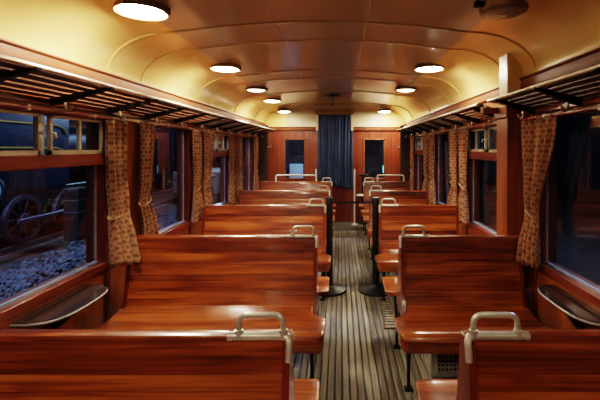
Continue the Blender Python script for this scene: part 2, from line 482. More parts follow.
for k in (0, len(poly) - 1): cb.bm.faces.new((ri[k][0], ri[k][1], ro[k][1], ro[k][0]))
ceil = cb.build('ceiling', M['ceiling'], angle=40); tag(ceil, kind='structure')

def rib(yc, w, h):
    m = MB()
    P = ceil_pts(0, 48)
    n = len(P)
    prof = [(-w / 2, 0.002), (-w / 2, -h * 0.5), (-w / 4, -h), (w / 4, -h), (w / 2, -h * 0.5), (w / 2, 0.002)]
    rows = []
    for i, (px, pz) in enumerate(P):
        a = P[max(0, i - 1)]; b = P[min(n - 1, i + 1)]
        t = Vector((b[0] - a[0], 0, b[1] - a[1])).normalized()
        nn = Vector((-t.z, 0, t.x))                     # points out of the room
        rows.append([m.bm.verts.new(Vector((px, yc + dy, pz)) + nn * dz) for dy, dz in prof])
    for a, b in zip(rows, rows[1:]):
        for k in range(len(prof) - 1):
            m.bm.faces.new((a[k], a[k + 1], b[k + 1], b[k]))
    return m
nt_ = 5
for yy in (1.05, 1.46, 2.46, 2.88, 3.98, 4.40, 5.38, 6.66):
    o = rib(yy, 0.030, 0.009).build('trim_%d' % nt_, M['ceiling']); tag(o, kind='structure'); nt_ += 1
for xx in (-0.42, 0.17):
    for dx in (0,):
        z = ceil_z(xx - XC)
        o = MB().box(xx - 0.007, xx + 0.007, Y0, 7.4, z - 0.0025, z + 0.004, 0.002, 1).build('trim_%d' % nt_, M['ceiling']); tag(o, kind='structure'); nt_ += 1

# ------------------------------------------------------------------ end walls
ew = MB()
DX0, DX1 = XC - 0.30, XC + 0.30          # doorway
EW = [(-1.09, -0.71), (0.46, 0.84)]      # window openings in x
ez0, ez1 = 0.86, 1.61
xs = [XC - WI - 0.06, EW[0][0], EW[0][1], DX0, DX1, EW[1][0], EW[1][1], XC + WI + 0.06]
yb0, yb1 = Y1, Y1 + 0.06
ew.box(xs[0], xs[1], yb0, yb1, -0.06, 1.86); ew.box(xs[2], xs[3], yb0, yb1, -0.06, 1.86)
ew.box(xs[4], xs[5], yb0, yb1, -0.06, 1.86); ew.box(xs[6], xs[7], yb0, yb1, -0.06, 1.86)
for a, b in EW:
    ew.box(a, b, yb0, yb1, -0.06, ez0); ew.box(a, b, yb0, yb1, ez1, 1.86)
ew.box(DX0, DX1, yb0, yb1, 1.84, 1.86)
for xx in (-1.22, -0.60, 0.32, 0.98):
    ew.box(xx, xx + 0.012, yb0 - 0.006, yb0, 0.1, 1.78)
o = ew.build('wall_back', M['endpanel']); tag(o, kind='structure')
# cream upper part of the end wall with a hollow cove
ub = MB()
prof = [(Y1 + 0.06, 1.855), (Y1 - 0.02, 1.855), (Y1 - 0.02, 1.93)] + [(Y1 - 0.02 + 0.0 - 0.10 * (1 - math.cos(t * PI / 2 / 6)), 1.93 + 0.34 * math.sin(t * PI / 2 / 6) * 0.95) for t in range(1, 7)] + [(Y1 - 0.12, 2.30), (Y1 + 0.06, 2.30)]
ub.prism(prof, XC - WI, XC + WI, 'X')
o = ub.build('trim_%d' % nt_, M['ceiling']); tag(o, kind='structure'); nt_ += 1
for xa, xb in ((XC - WI, DX0 - 0.05), (DX1 + 0.05, XC + WI)):
    c = MB().prism([(Y1, 1.79), (Y1 - 0.03, 1.79), (Y1 - 0.045, 1.82), (Y1 - 0.045, 1.84), (Y1 - 0.06, 1.86), (Y1, 1.865)], xa, xb, 'X')
    o = c.build('trim_%d' % nt_, M['beam']); tag(o, kind='structure'); nt_ += 1
for a, b in EW:
    nwin += 1
    f = MB()
    f.box(a - 0.03, a + 0.004, Y1 - 0.018, Y1 + 0.04, ez0 - 0.03, ez1 + 0.03, 0.004, 1).box(b - 0.004, b + 0.03, Y1 - 0.018, Y1 + 0.04, ez0 - 0.03, ez1 + 0.03, 0.004, 1)
    f.box(a - 0.03, b + 0.03, Y1 - 0.018, Y1 + 0.04, ez1 - 0.004, ez1 + 0.03, 0.004, 1).box(a - 0.03, b + 0.03, Y1 - 0.018, Y1 + 0.04, ez0 - 0.03, ez0 + 0.004, 0.004, 1)
    W = f.build('window_%d' % nwin, M['beam']); tag(W, kind='structure')
    MB().box(a, b, Y1 + 0.02, Y1 + 0.026, ez0, ez1).build('pane', M['glass'], W)
# door behind the blue curtain
d = MB().box(DX0, DX1, Y1 + 0.012, Y1 + 0.045, 0, 1.84)
D = d.build('door_1', M['door']); tag(D, kind='structure')
p = MB()
for za, zb in ((0.12, 0.78), (0.92, 1.7)):
    p.box(DX0 + 0.08, DX1 - 0.08, Y1 + 0.004, Y1 + 0.014, za, zb, 0.005, 1)
p.build('door_panel', M['door'], D)
MB().tube([(DX1 - 0.05, Y1 + 0.012, 0.95), (DX1 - 0.05, Y1 - 0.03, 0.95), (DX1 - 0.13, Y1 - 0.03, 0.95)], 0.009, 8).build('door_handle', M['steel'], D)
# door surround: cream above the cornice
for xa in (DX0 - 0.06, DX1 + 0.015):
    c = MB().box(xa, xa + 0.045, Y1 - 0.10, Y1 - 0.0, 1.78, 2.14, 0.006, 1)
    o = c.build('trim_%d' % nt_, M['cream_frame']); tag(o, kind='structure'); nt_ += 1
c = MB().box(DX0 - 0.07, DX1 + 0.07, Y1 - 0.13, Y1 - 0.02, 2.095, 2.135, 0.006, 1).box(DX0 - 0.085, DX1 + 0.085, Y1 - 0.14, Y1 - 0.02, 2.14, 2.175, 0.008, 1)
o = c.build('trim_%d' % nt_, M['bronze']); tag(o, kind='structure'); nt_ += 1
# rear wall behind the camera
o = MB().box(XC - WI - 0.06, XC + WI + 0.06, Y0 - 0.06, Y0, -0.06, 2.3).build('wall_front', M['panel']); tag(o, kind='structure')

# dark draught-screen pilasters at the far end
for s in (-1, 1):
    xa, xb = sorted((wx(s, WI), wx(s, WI - 0.19)))
    m = MB().box(xa, xb, 6.86, 7.02, 0, 1.86, 0.008, 1)
    P = m.build('trim_%d' % nt_, M['pilaster']); tag(P, kind='structure'); nt_ += 1
    xe = wx(s, WI - 0.19)
    k = MB()
    for zz in (1.47,):
        k.tube([(xe, 6.90, zz), (xe - s * 0.05, 6.90, zz), (xe - s * 0.06, 6.90, zz + 0.04)], 0.011, 8)
    k.build('coat_hook', M['pale'], P)

# the post of an old partition on the right wall
pz0 = 0.50
px0, px1 = 1.125, wx(1, WI)
m = MB().box(px0, px1, 2.60, 2.78, pz0, 1.655, 0.006, 1).box(px0 - 0.015, px1, 2.585, 2.795, 1.655, 1.74, 0.006, 1)
P = m.build('trim_%d' % nt_, M['panel']); tag(P, kind='structure'); nt_ += 1
MB().box(px0 + 0.01, px1 + 0.0, 2.62, 2.76, 1.74, 2.10, 0.006, 1).build('upper_casing', M['cream'], P)
MB().box(1.0, px0, 2.70, 2.76, 1.695, 1.735, 0.004, 1).build('bracket_beam', M['beam'], P)

# ------------------------------------------------------------------ benches
PL = [0.0, 0.093, 0.140, 0.225, 0.320, 0.415]       # seams of the back boards, measured down from the top
def make_bench(s, L, label):
    """aisle end at local x = 0, the bench runs to x = s*L; a back with boards and a seat on both sides"""
    root = empty('bench')
    def X(u): return s * u
    ztop, zbot = 0.858, 0.445
    def face(d):                                     # half depth of the back at d below the top
        t = d / 0.415
        return 0.0255 + 0.0645 * t + 0.018 * t * t * t
    for side in (-1, 1):
        b = MB()
        for a, c in zip(PL, PL[1:]):
            g = 0.0005
            pts = []
            nseg = 4
            for k in range(nseg + 1):
                dd = a + g + (c - a - 2 * g) * k / nseg
                pts.append((side * face(dd), ztop - dd))
            inn = [(p[0] - side * 0.018, p[1]) for p in pts[::-1]]
            # soften the two outer edges of the board
            pts[0] = (pts[0][0] - side * 0.0004, pts[0][1]); pts[-1] = (pts[-1][0] - side * 0.0004, pts[-1][1])
            p1 = (side * face(a + g + 0.004), ztop - a - g - 0.004); p2 = (side * face(c - g - 0.004), ztop - c + g + 0.004)
            poly = [pts[0], p1] + pts[1:-1] + [p2, pts[-1]] + inn
            b.prism(poly, *sorted((X(0.022), X(L - 0.022))), 'X')
        b.build('backrest', M['bench'], root)
    t = MB()
    cap = [(-0.0255, 0.8575), (-0.0262, 0.866), (-0.0225, 0.8735), (-0.014, 0.877), (0.0, 0.878), (0.014, 0.877), (0.0225, 0.8735), (0.0262, 0.866), (0.0255, 0.8575)]
    t.prism(cap, *sorted((X(0.0), X(L))), 'X')
    t.build('top_rail', M['bench'], root)
    for u0 in (0.0, L - 0.024):
        e = MB()
        poly = [(-0.040, 0.857), (0.040, 0.857)]
        rt = [(face(d) + 0.010, ztop - d) for d in (0.1, 0.2, 0.3, 0.38)] + [(0.135, 0.445), (0.150, 0.40), (0.150, 0.37)]
        poly = [(-0.040, 0.857), (0.040, 0.857)] + rt + [(-y, z) for y, z in rt[::-1]]
        e.prism(poly, *sorted((X(u0), X(u0 + 0.022))), 'X')
        e.build('end_panel', M['bench_end'], root)
    # seats: boards along the bench, dished, with a waterfall front edge
    for side in (-1, 1):
        b = MB()
        def top(y):                                   # y = distance from the bench centre
            t_ = (y - 0.10) / 0.38
            z = 0.458 - 0.030 * math.sin(max(0, min(1, t_ * 1.1)) * PI) * (1 if t_ < 0.9 else 1)
            return z
        def uend(y):                                  # aisle end of the seat
            k = min(1, max(0, (y - 0.17) / 0.05)); k = k * k * (3 - 2 * k)
            u = 0.022 - 0.087 * k
            r = 0.06
            if y > 0.49 - r:
                q = min(1, (y - (0.49 - r)) / r)
                u += r * (1 - math.sqrt(max(0, 1 - q * q))) * 0.8
            return u
        prof = []
        rows = [0.105, 0.13, 0.16, 0.18, 0.20, 0.22, 0.25, 0.30, 0.35, 0.40, 0.43]
        for y in rows: prof.append((y, top(y), top(y) - 0.03))
        for y, dz, bt in ((0.445, -0.001, 0.40), (0.46, -0.004, 0.378), (0.472, -0.010, 0.366), (0.481, -0.020, 0.360), (0.486, -0.034, 0.358), (0.488, -0.055, 0.360)):
            prof.append((y, 0.456 + dz, bt))
        nu = 2
        A = []
        for (y, zt, zb) in prof:
            ua = uend(y)
            ub_ = L - 0.0
            us = [ua, ua + 0.012, ua + 0.10, (ua + ub_) / 2, ub_]
            tp = [b.bm.verts.new((X(u), side * y, zt - (0.006 if i == 0 else 0))) for i, u in enumerate(us)]
            bt_ = [b.bm.verts.new((X(u), side * y, zb)) for u in us]
            A.append((tp, bt_))
        for (t1, b1), (t2, b2) in zip(A, A[1:]):
            for i in range(len(t1) - 1):
                b.bm.faces.new((t1[i], t1[i + 1], t2[i + 1], t2[i]))
                b.bm.faces.new((b1[i], b2[i], b2[i + 1], b1[i + 1]))
            b.bm.faces.new((t1[0], t2[0], b2[0], b1[0]))
            b.bm.faces.new((t1[-1], b1[-1], b2[-1], t2[-1]))
        for (tt, bb) in (A[0], A[-1]):
            for i in range(len(tt) - 1): b.bm.faces.new((tt[i], bb[i], bb[i + 1], tt[i + 1]))
        # thin seam strips between the seat boards
        b.build('seat', M['bench'], root, angle=50)
    # metal grab handle on the aisle corner
    h = MB()
    h0, h1, zr = 0.022, 0.158, 0.938
    h.box(*sorted((X(-0.004), X(0.185))), -0.012, 0.012, 0.868, 0.872)
    r = 0.028
    path = [(h0, 0.868)] + [(h0 + r - r * math.cos(a), zr - r + r * math.sin(a)) for a in (0, PI / 8, PI / 4, 3 * PI / 8, PI / 2)] + \
           [(h1 - r + r * math.sin(a), zr - r + r * math.cos(a)) for a in (0, PI / 8, PI / 4, 3 * PI / 8, PI / 2)] + [(h1, 0.868)]
    h.tube([(X(u), -0.021, z) for u, z in path], 0.0092, 10)
    H_ = h.build('grab_handle', M['steel'], root)
    k = MB()
    k.tube([(X(0.188), -0.021, 0.873), (X(0.022), -0.021, 0.873), (X(0.008), -0.024, 0.870), (X(0.003), -0.030, 0.862), (X(0.002), -0.036, 0.850), (X(0.002), -0.046, 0.806)], [0.0125, 0.0125, 0.0125, 0.0122, 0.0115, 0.0105], 12)
    k.tube([(X(0.192), -0.021, 0.873), (X(0.180), -0.021, 0.873)], 0.0142, 12)
    k.tube([(X(h0), -0.021, 0.876), (X(h0), -0.021, 0.893)], 0.0135, 12).tube([(X(h1), -0.021, 0.876), (X(h1), -0.021, 0.893)], 0.0135, 12)
    k.build('corner_bracket', M['steel'], H_)
    # iron legs
    for u in (0.018, L - 0.12):
        for yy in (-0.24, 0.24):
            g = MB()
            g.tube([(X(u), yy * 1.35, 0.385), (X(u), yy * 1.2, 0.30), (X(u), yy * 0.98, 0.16), (X(u), yy, 0.02)], 0.010, 8)
            g.tube([(X(u), yy * 0.35, 0.385), (X(u), yy * 0.55, 0.27), (X(u), yy * 0.98, 0.16)], 0.010, 8)
            lg = g.build('leg', M['iron'], root)
            MB().box(X(u) - 0.026, X(u) + 0.026, yy - 0.024, yy + 0.024, 0.014, 0.024, 0.003, 1).build('foot_plate', M['iron'], lg)
    MB().box(*sorted((X(0.03), X(L - 0.03))), -0.15, 0.15, 0.34, 0.375).build('seat_bearer', M['iron'], root)
    return root

ORD = ['first', 'second', 'third', 'fourth', 'last']
BL = {
 -1: ['long varnished bench left of the aisle, cut by the bottom edge, nearest the camera',
      'long varnished bench left of the aisle, second from the camera, its full front visible',
      'long varnished bench left of the aisle, third from the camera, beside the left barrier post',
      'long varnished bench left of the aisle, fourth from the camera',
      'long varnished bench left of the aisle, last one, guard rail on its back'],
 1: ['short varnished bench right of the aisle, cut by the bottom edge, nearest the camera',
     'short varnished bench right of the aisle in shade, second from the camera',
     'short varnished bench right of the aisle, third from the camera, beside the right barrier post',
     'short varnished bench right of the aisle, fourth from the camera',
     'short varnished bench right of the aisle, last one, guard rail on its back']}
for s, x0, L in ((-1, AL, 1.222), (1, AR, 0.785)):
    proto = make_bench(s, L, '')
    for i, y in enumerate(ROWS):
        b = proto if i == 0 else copy_tree(proto)
        b.location = (x0, y, 0)
        tag(b, BL[s][i], 'bench', 'wooden benches left of the aisle' if s < 0 else 'wooden benches right of the aisle')
    # guard rail on the last bench
    ua, ub_ = (0.27, 0.96) if s < 0 else (0.24, 0.69)
    g = MB()
    c = 0.025
    g.tube([(s * ua, 0, 0.872), (s * ua, 0, 0.985 - c), (s * (ua + 0.3 * c), 0, 0.985 - 0.3 * c), (s * (ua + c), 0, 0.985), (s * (ub_ - c), 0, 0.985),
            (s * (ub_ - 0.3 * c), 0, 0.985 - 0.3 * c), (s * ub_, 0, 0.985 - c), (s * ub_, 0, 0.872)], 0.014, 10)
    g.build('guard_rail', M['pale'], b)

# ------------------------------------------------------------------ luggage racks
def make_rack(s, ya, yb, ybr, label):
    """slatted shelf that tips towards the wall; s=-1 left"""
    root = empty('luggage_rack', (0, 0, 0)); tag(root, label, 'luggage rack', 'luggage racks above the windows')
    xf, zf = wx(s, WI - (0.32 if s < 0 else 0.255)), H + 0.315
    xb, zb = wx(s, WI - 0.005), H + 0.255
    sp = MB(); n = 5
    for k in range(n):
        t0, t1 = (k + 0.16) / n, (k + 1.0) / n
        t0 = t0 * 0.97 + 0.03; t1 = t1 * 0.97 + 0.0
        pa = (xf + (xb - xf) * t0, zf + (zb - zf) * t0); pb = (xf + (xb - xf) * t1, zf + (zb - zf) * t1)
        sp.prism([(pa[0], pa[1] - 0.004), (pb[0], pb[1] - 0.004), (pb[0], pb[1] + 0.010), (pa[0], pa[1] + 0.010)], ya, yb, 'Y')
    sp.build('slats', M['rack_wood'], root)
    MB().tube([(xf, ya, zf), (xf, yb, zf)], 0.0105, 10).build('front_rail', M['pipe'], root)
    for y in ybr:
        m = MB()
        m.prism([(xf - s * 0.012, zf - 0.012), (xf - s * 0.012, zf - 0.004), (xf + s * 0.03, zf - 0.008),
                 (xb, zb - 0.006), (xb, zb - 0.042), (xb - s * 0.03, zb - 0.034), (xb - s * 0.12, zb - 0.012)], y - 0.014, y + 0.014, 'Y')
        B = m.build('bracket', M['iron'], root)
        hx = xb - s * 0.085
        MB().tube([(hx, y, zb - 0.015), (hx, y, zb - 0.05), (hx - s * 0.012, y, zb - 0.068), (hx - s * 0.028, y, zb - 0.06), (hx - s * 0.032, y, zb - 0.04)], 0.0065, 8).build('hook', M['pipe'], B)
brs = [0.52 + 0.482 * k for k in range(14)]
make_rack(-1, Y0, 6.82, [y for y in brs if y < 6.8], 'long slatted luggage rack with brackets above the windows of the left wall')
make_rack(1, Y0, 2.60, [y for y in brs if y < 2.55], 'slatted luggage rack on the right wall, nearer of two, ending at the wooden post')
make_rack(1, 2.80, 6.82, [y for y in brs if 2.82 < y < 6.8], 'slatted luggage rack on the right wall beyond the wooden post')

# curtain rods -----------------------------------------------------------
for nm, s in SIDES:
    xr = wx(s, WI - 0.040); zr = H + 0.19
    segs = [(Y0, 6.84)] if s < 0 else [(Y0, 2.58), (2.80, 6.84)]
    for q, (a, b) in enumerate(segs):
        R = empty('curtain_rod', (xr, a, zr))
        tag(R, ('brown curtain rod along the whole left wall under the luggage rack' if s < 0 else
                ('brown curtain rod over the nearest right window, before the post', 'brown curtain rod on the right wall beyond the post')[q]), 'curtain rod', 'curtain rods')
        MB().tube([(0, 0, 0), (0, b - a, 0)], 0.013, 10).build('pole', M['rail'], R)
        for y in [y - 0.18 for y in brs if a + 0.2 < y - 0.18 < b - 0.05]:
            MB().box(*sorted((-s * 0.012, s * 0.040)), y - a - 0.010, y - a + 0.010, -0.016, 0.016, 0.003, 1).build('pole_holder', M['steel'], R)

# window curtains ------------------------------------------------------------
def curtain(s, top, tie, bot, zt, zb, ztie, folds, label, seed, group, amp=0.020, swing=0.0):
    """top/tie/bot are (y0,y1) spans at the rod, the tieback and the hem"""
    rnd = random.Random(seed)
    ph = rnd.uniform(0, 6)
    xr = wx(s, WI - 0.040)
    def span(v):                                       # v=0 top, 1 hem
        z = zt + (zb - zt) * v
        vt = (zt - ztie) / (zt - zb)
        if v < vt:
            k = v / vt; k = k * k * (3 - 2 * k) if True else k
            return [top[i] + (tie[i] - top[i]) * k for i in (0, 1)]
        k = (v - vt) / (1 - vt); k = k ** 0.75
        return [tie[i] + (bot[i] - tie[i]) * k for i in (0, 1)]
    def P(u, v):
        a, b = span(v)
        vt = (zt - ztie) / (zt - zb)
        tight = math.exp(-((v - vt) / 0.10) ** 2)
        A = amp * (0.7 + 0.5 * v) * (1 - 0.55 * tight)
        w = math.sin(u * folds * 2 * PI + ph + 0.8 * math.sin(v * 2.2 + ph)); w = 0.5 * w + 0.6 * (1 - 2 * abs(math.sin(u * folds * PI + 0.5 * ph + 0.4 * math.sin(v * 2 + ph))) ** 0.8) + 0.2 * math.sin(u * folds * 5 * PI + 2 * ph)
        z = zt + (zb - zt) * v - 0.005 * v * math.sin(u * folds * 2 * PI + ph)
        out = 0.006 + 0.020 * v * (1 - tight) + swing * (0.15 + 0.85 * u) * max(0, v - 0.35) ** 1.4 / 0.55
        return (xr - s * (out + A * w * 1.5), a + (b - a) * u, z)
    full = 0
    for v in (0.1, 0.5, 0.95):
        pts = [Vector(P(i / 60, v)) for i in range(61)]
        full += sum((b_ - a_).length for a_, b_ in zip(pts, pts[1:])) / 3
    m = MB().grid(P, folds * 14, 40, lambda u, v: (u * full, (zt - zb) * (1 - v)))
    c = empty('window_curtain', (0, 0, 0)); tag(c, label, 'curtain', group)
    pn = m.build('drape', M['curtain'], c, angle=180)
    sm = pn.modifiers.new('thick', 'SOLIDIFY'); sm.thickness = 0.004
    a, b = span((zt - ztie) / (zt - zb))
    t = MB(); r = 0.026
    ring = []
    for k in range(17):
        an = 2 * PI * k / 16
        ring.append((xr - s * 0.016 + math.cos(an) * r * 0.8, (a + b) / 2 + math.sin(an) * ((b - a) / 2 + 0.006), ztie + 0.022 * math.sin(an) - 0.02 * math.cos(an)))
    t.tube(ring, 0.0065, 8, caps=False)
    t.build('tieback', M['tie'], c)
    for k in range(5):
        yy = top[0] + (top[1] - top[0]) * (k + 0.5) / 5
        MB().tube([(xr + math.cos(q * PI / 5) * 0.017, yy, zt + 0.012 + math.sin(q * PI / 5) * 0.017) for q in range(11)], 0.003, 6, caps=False).build('curtain_ring', M['steel'], c)
ZT = H + 0.178
GL, GR = 'patterned curtains on the left wall', 'patterned curtains on the right wall'
curtain(-1, (2.38, 2.59), (2.39, 2.55), (2.365, 2.45), ZT, 0.715, 1.03, 3, 'wide brown patterned curtain at the far edge of the nearest left window', 1, GL, 0.024, 0.15)
curtain(-1, (2.80, 3.01), (2.76, 2.90), (2.78, 2.99), ZT, 0.715, 1.06, 3, 'slim brown patterned curtain at the near edge of the second left window', 2, GL, 0.020)
curtain(-1, (3.76, 3.98), (3.79, 3.93), (3.72, 4.00), ZT, 0.715, 1.06, 3, 'brown patterned curtain at the far edge of the second left window', 3, GL)
curtain(-1, (4.08, 4.38), (4.07, 4.22), (4.02, 4.26), ZT, 0.715, 1.06, 3, 'brown patterned curtain at the near edge of the third left window', 4, GL)
curtain(-1, (5.00, 5.24), (5.06, 5.20), (5.00, 5.26), ZT, 0.715, 1.06, 3, 'brown patterned curtain at the far edge of the third left window', 5, GL)
curtain(-1, (5.36, 5.62), (5.36, 5.50), (5.34, 5.60), ZT, 0.715, 1.06, 3, 'brown patterned curtain at the near edge of the fourth left window', 6, GL)
curtain(-1, (6.42, 6.72), (6.46, 6.62), (6.38, 6.70), ZT, 0.715, 1.06, 3, 'brown patterned curtain last on the left, before the dark end pilaster', 7, GL)
curtain(1, (2.15, 2.56), (2.34, 2.47), (2.30, 2.455), ZT, 0.725, 1.02, 4, 'brown patterned curtain pinched by its tieback between wooden post and nearest right window', 8, GR, 0.016, 0.055)
curtain(1, (3.68, 3.92), (3.72, 3.86), (3.64, 3.90), ZT, 0.715, 1.06, 3, 'brown patterned curtain right of the aisle, first beyond the wooden post', 9, GR)
curtain(1, (4.00, 4.28), (4.04, 4.18), (4.00, 4.30), ZT, 0.715, 1.06, 3, 'brown patterned curtain right of the aisle, second beyond the wooden post', 10, GR)
curtain(1, (5.00, 5.22), (5.04, 5.18), (4.92, 5.22), ZT, 0.715, 1.06, 3, 'brown patterned curtain right of the aisle, third beyond the wooden post', 11, GR)
curtain(1, (5.34, 5.60), (5.38, 5.52), (5.32, 5.60), ZT, 0.715, 1.06, 3, 'brown patterned curtain right of the aisle, fourth beyond the wooden post', 12, GR)
curtain(1, (6.36, 6.66), (6.42, 6.58), (6.32, 6.66), ZT, 0.715, 1.06, 3, 'brown patterned curtain last on the right, before the dark end pilaster', 13, GR, 0.010)

# blue door curtain ------------------------------------------------------------
m = MB()
def DP(u, v):
    xl, xr = XC - 0.335, XC + 0.36
    vb = 0.0
    zt, zl, zr = 2.09, 0.84, 0.60
    hem = zl + (zr - zl) * (u ** 1.2)
    if u > 0.8: hem += 0.06 * (u - 0.8) / 0.2
    z = zt + (hem - zt) * v
    w = math.sin(u * 11 * 2 * PI + 0.7 * math.sin(v * 3)) * 0.016 + math.sin(u * 4.3 * 2 * PI + 1 + v) * 0.012
    sx = xl + (xr - xl) * u - 0.02 * math.sin(v * PI) * (u - 0.5)
    return (sx, Y1 - 0.08 + w * (0.5 + 0.6 * v), z)
m.grid(DP, 120, 30)
DC = empty('door_curtain', (XC, Y1 - 0.08, 0.6)); tag(DC, 'dark navy blue curtain hanging over the doorway at the far end', 'curtain')
o = m.build('drape', M['blue'], None, angle=180); o.parent = DC; o.matrix_parent_inverse = Matrix.Translation(-Vector(DC.location))
o.modifiers.new('thick', 'SOLIDIFY').thickness = 0.004
g = MB()
g.tube([(XC - 0.34, Y1 - 0.08, 2.10), (XC + 0.36, Y1 - 0.08, 2.10)], 0.009, 8)
o = g.build('curtain_pole', M['bronze'], DC); o.matrix_parent_inverse = Matrix.Translation(-Vector(DC.location))

# ------------------------------------------------------------------ folding window tables
for s, lab in ((-1, 'dark half-oval window table with metal edge on the left wall'), (1, 'dark half-oval window table with metal edge on the right wall')):
    ya, yb = 1.74, 2.24
    xi = wx(s, WI - 0.002); zt = 0.655
    T = empty('window_table', (xi, (ya + yb) / 2, zt)); tag(T, lab, 'table', 'folding window tables')
    dep, hw = (0.20 if s < 0 else 0.15), (yb - ya) / 2
    pts = [(0, -hw)]
    for k in range(0, 25):
        a = -PI / 2 + PI * k / 24
        e = 2 / 3.2
        cx_, sy_ = math.cos(a), math.sin(a)
        pts.append((-s * dep * abs(cx_) ** e, hw * math.copysign(abs(sy_) ** e, sy_)))
    pts.append((0, hw))
    P2 = [pts[0]]
    for p in pts[1:]:
        if (Vector(p) - Vector(P2[-1])).length > 1e-4: P2.append(p)
    MB().prism(P2, -0.020, 0.0, 'Z').build('tabletop', M['table'], T)
    MB().tube([(x, y, -0.010) for x, y in P2], 0.006, 8).build('metal_edge', M['smoke'], T)
    MB().prism([(0, -0.02), (-s * dep * 0.75, -0.02), (-s * dep * 0.65, -0.05), (0, -0.17)], -0.02, 0.02, 'Y').build('support_bracket', M['iron'], T)

# ------------------------------------------------------------------ ceiling lamps
def lamp_body(root, r, mat, emissive=True, stem=0.0):
    z = -stem
    if stem:
        MB().tube([(0, 0, 0.0), (0, 0, -stem)], 0.012, 8).build('stem', M['bronze'], root)
    MB().lathe([(0.0, z + 0.03), (r * 1.0, z + 0.026), (r * 1.26, z + 0.006), (r * 1.34, z - 0.032), (r * 1.30, z - 0.034), (r * 1.20, z - 0.012), (0.0, z - 0.010)], (0, 0, 0), 32).build('base_ring', M['bronze'], root)
    MB().lathe([(r * 1.08, z - 0.012), (r * 1.10, z - 0.024), (r * 1.0, z - 0.034), (r * 0.6, z - 0.043), (0.0, z - 0.046)], (0, 0, 0), 32).build('diffuser', mat, root)
    for a in (0.3, 2.4, 4.5):
        MB().box(r * 1.26, r * 1.46, -0.014, 0.014, z - 0.030, z + 0.006, 0.003, 1, Matrix.Rotation(a, 3, 'Z')).build('clip', M['bronze'], root)
LX = 0.93
def lamp(s, y, kind, label, grp, stem=0.0, name='ceiling_lamp'):
    z = ceil_z(LX) + 0.004
    L = empty(name, (wx(s, LX), y, z)); tag(L, label, 'ceiling lamp', grp)
    lamp_body(L, 0.098, {'on': M['lamp_on'], 'mid': M['lamp_mid'], 'dim': M['lamp_dim'], 'off': M['smoke']}[kind], stem=stem)
    return L
LG = 'round ceiling lamps'
lamp(-1, 2.03, 'on', 'bright round ceiling lamp nearest the camera, first of the left row', LG)
lamp(-1, 3.50, 'on', 'bright round ceiling lamp, second of the left row', LG)
lamp(-1, 4.78, 'dim', 'dimmer round ceiling lamp, third of the left row', LG)
lamp(-1, 5.88, 'on', 'bright round ceiling lamp, fourth of the left row', LG)
lamp(-1, 7.12, 'mid', 'round ceiling lamp hanging before the end wall, left of the blue curtain', LG, 0.045)
lamp(1, 3.50, 'on', 'bright round ceiling lamp, nearest lit one of the right row', LG)
lamp(1, 4.78, 'dim', 'dimmer round ceiling lamp, second lit one of the right row', LG)
lamp(1, 7.12, 'on', 'round ceiling lamp hanging before the end wall, right of the blue curtain', LG, 0.045)
lamp(-1, -0.5, 'on', 'bright round ceiling lamp behind the camera on the left', LG)
lamp(1, -0.5, 'mid', 'round ceiling lamp behind the camera on the right', LG)
# unlit round fixture on the right, nearer the camera
V = empty('ceiling_fixture', (0.855, 2.02, ceil_z(0.98) + 0.012)); tag(V, 'unlit round ceiling fixture with grey lens and bronze ring, at the top right', 'ceiling lamp')
MB().lathe([(0.125, 0.03), (0.125, 0.0), (0.118, -0.035), (0.10, -0.04)], (0, 0, 0), 36).build('base_ring', M['bronze'], V)
MB().lathe([(0.101, -0.034), (0.095, -0.046), (0.05, -0.052), (0.0, -0.053)], (0, 0, 0), 36).build('lens', M['smoke'], V)
MB().lathe([(0.018, -0.050), (0.014, -0.058), (0, -0.060)], (0, 0, 0), 16).build('centre_stud', M['pipe'], V)
for a in (0.2, PI + 0.2):
    MB().box(0.115, 0.165, -0.018, 0.018, -0.022, 0.012, 0.004, 1, Matrix.Rotation(a, 3, 'Z')).build('clip', M['iron'], V)
# small dark ceiling disc with a pull stem above the doorway
V = empty('ceiling_ventilator', (XC - 0.0, 5.75, ceil_z(0))); tag(V, 'small dark disc with hanging stem on the ceiling before the blue curtain', 'ventilator')
MB().lathe([(0.02, 0.01), (0.02, -0.02), (0.11, -0.026), (0.112, -0.034), (0.02, -0.044)], (0, 0, 0), 28).build('disc', M['iron'], V)
MB().tube([(0, 0, -0.04), (0, 0, -0.155)], 0.005, 8).build('stem', M['iron'], V)
MB().lathe([(0.0, -0.150), (0.012, -0.158), (0.012, -0.17), (0.0, -0.178)], (0, 0, 0), 12).build('knob', M['iron'], V)

# ------------------------------------------------------------------ barrier posts
def stanchion(x, y, label):
    S = empty('barrier_post', (x, y, 0.014)); tag(S, label, 'barrier post', 'black barrier posts in the aisle')
    MB().lathe([(0.0, 0.0), (0.165, 0.0), (0.172, 0.008), (0.168, 0.020), (0.10, 0.036), (0.05, 0.046), (0.032, 0.062), (0.0, 0.062)], (0, 0, 0), 40).build('base', M['black'], S)
    MB().tube([(0, 0, 0.04), (0, 0, 0.87)], 0.031, 20).build('pole', M['black'], S)
    MB().lathe([(0.031, 0.865), (0.038, 0.868), (0.039, 0.925), (0.034, 0.938), (0.0, 0.942)], (0, 0, 0), 24).build('belt_head', M['black'], S)
    return S
LSX, RSX = -0.115, 0.346
S1 = stanchion(LSX, 3.87, 'black belt barrier post standing in the aisle beside the left benches')
S2 = stanchion(RSX, 3.87, 'black belt barrier post standing in the aisle beside the right benches')
MB().box(0.0385, RSX - LSX - 0.0385, -0.002, 0.001, 0.876, 0.898).build('belt', M['black'], S1)

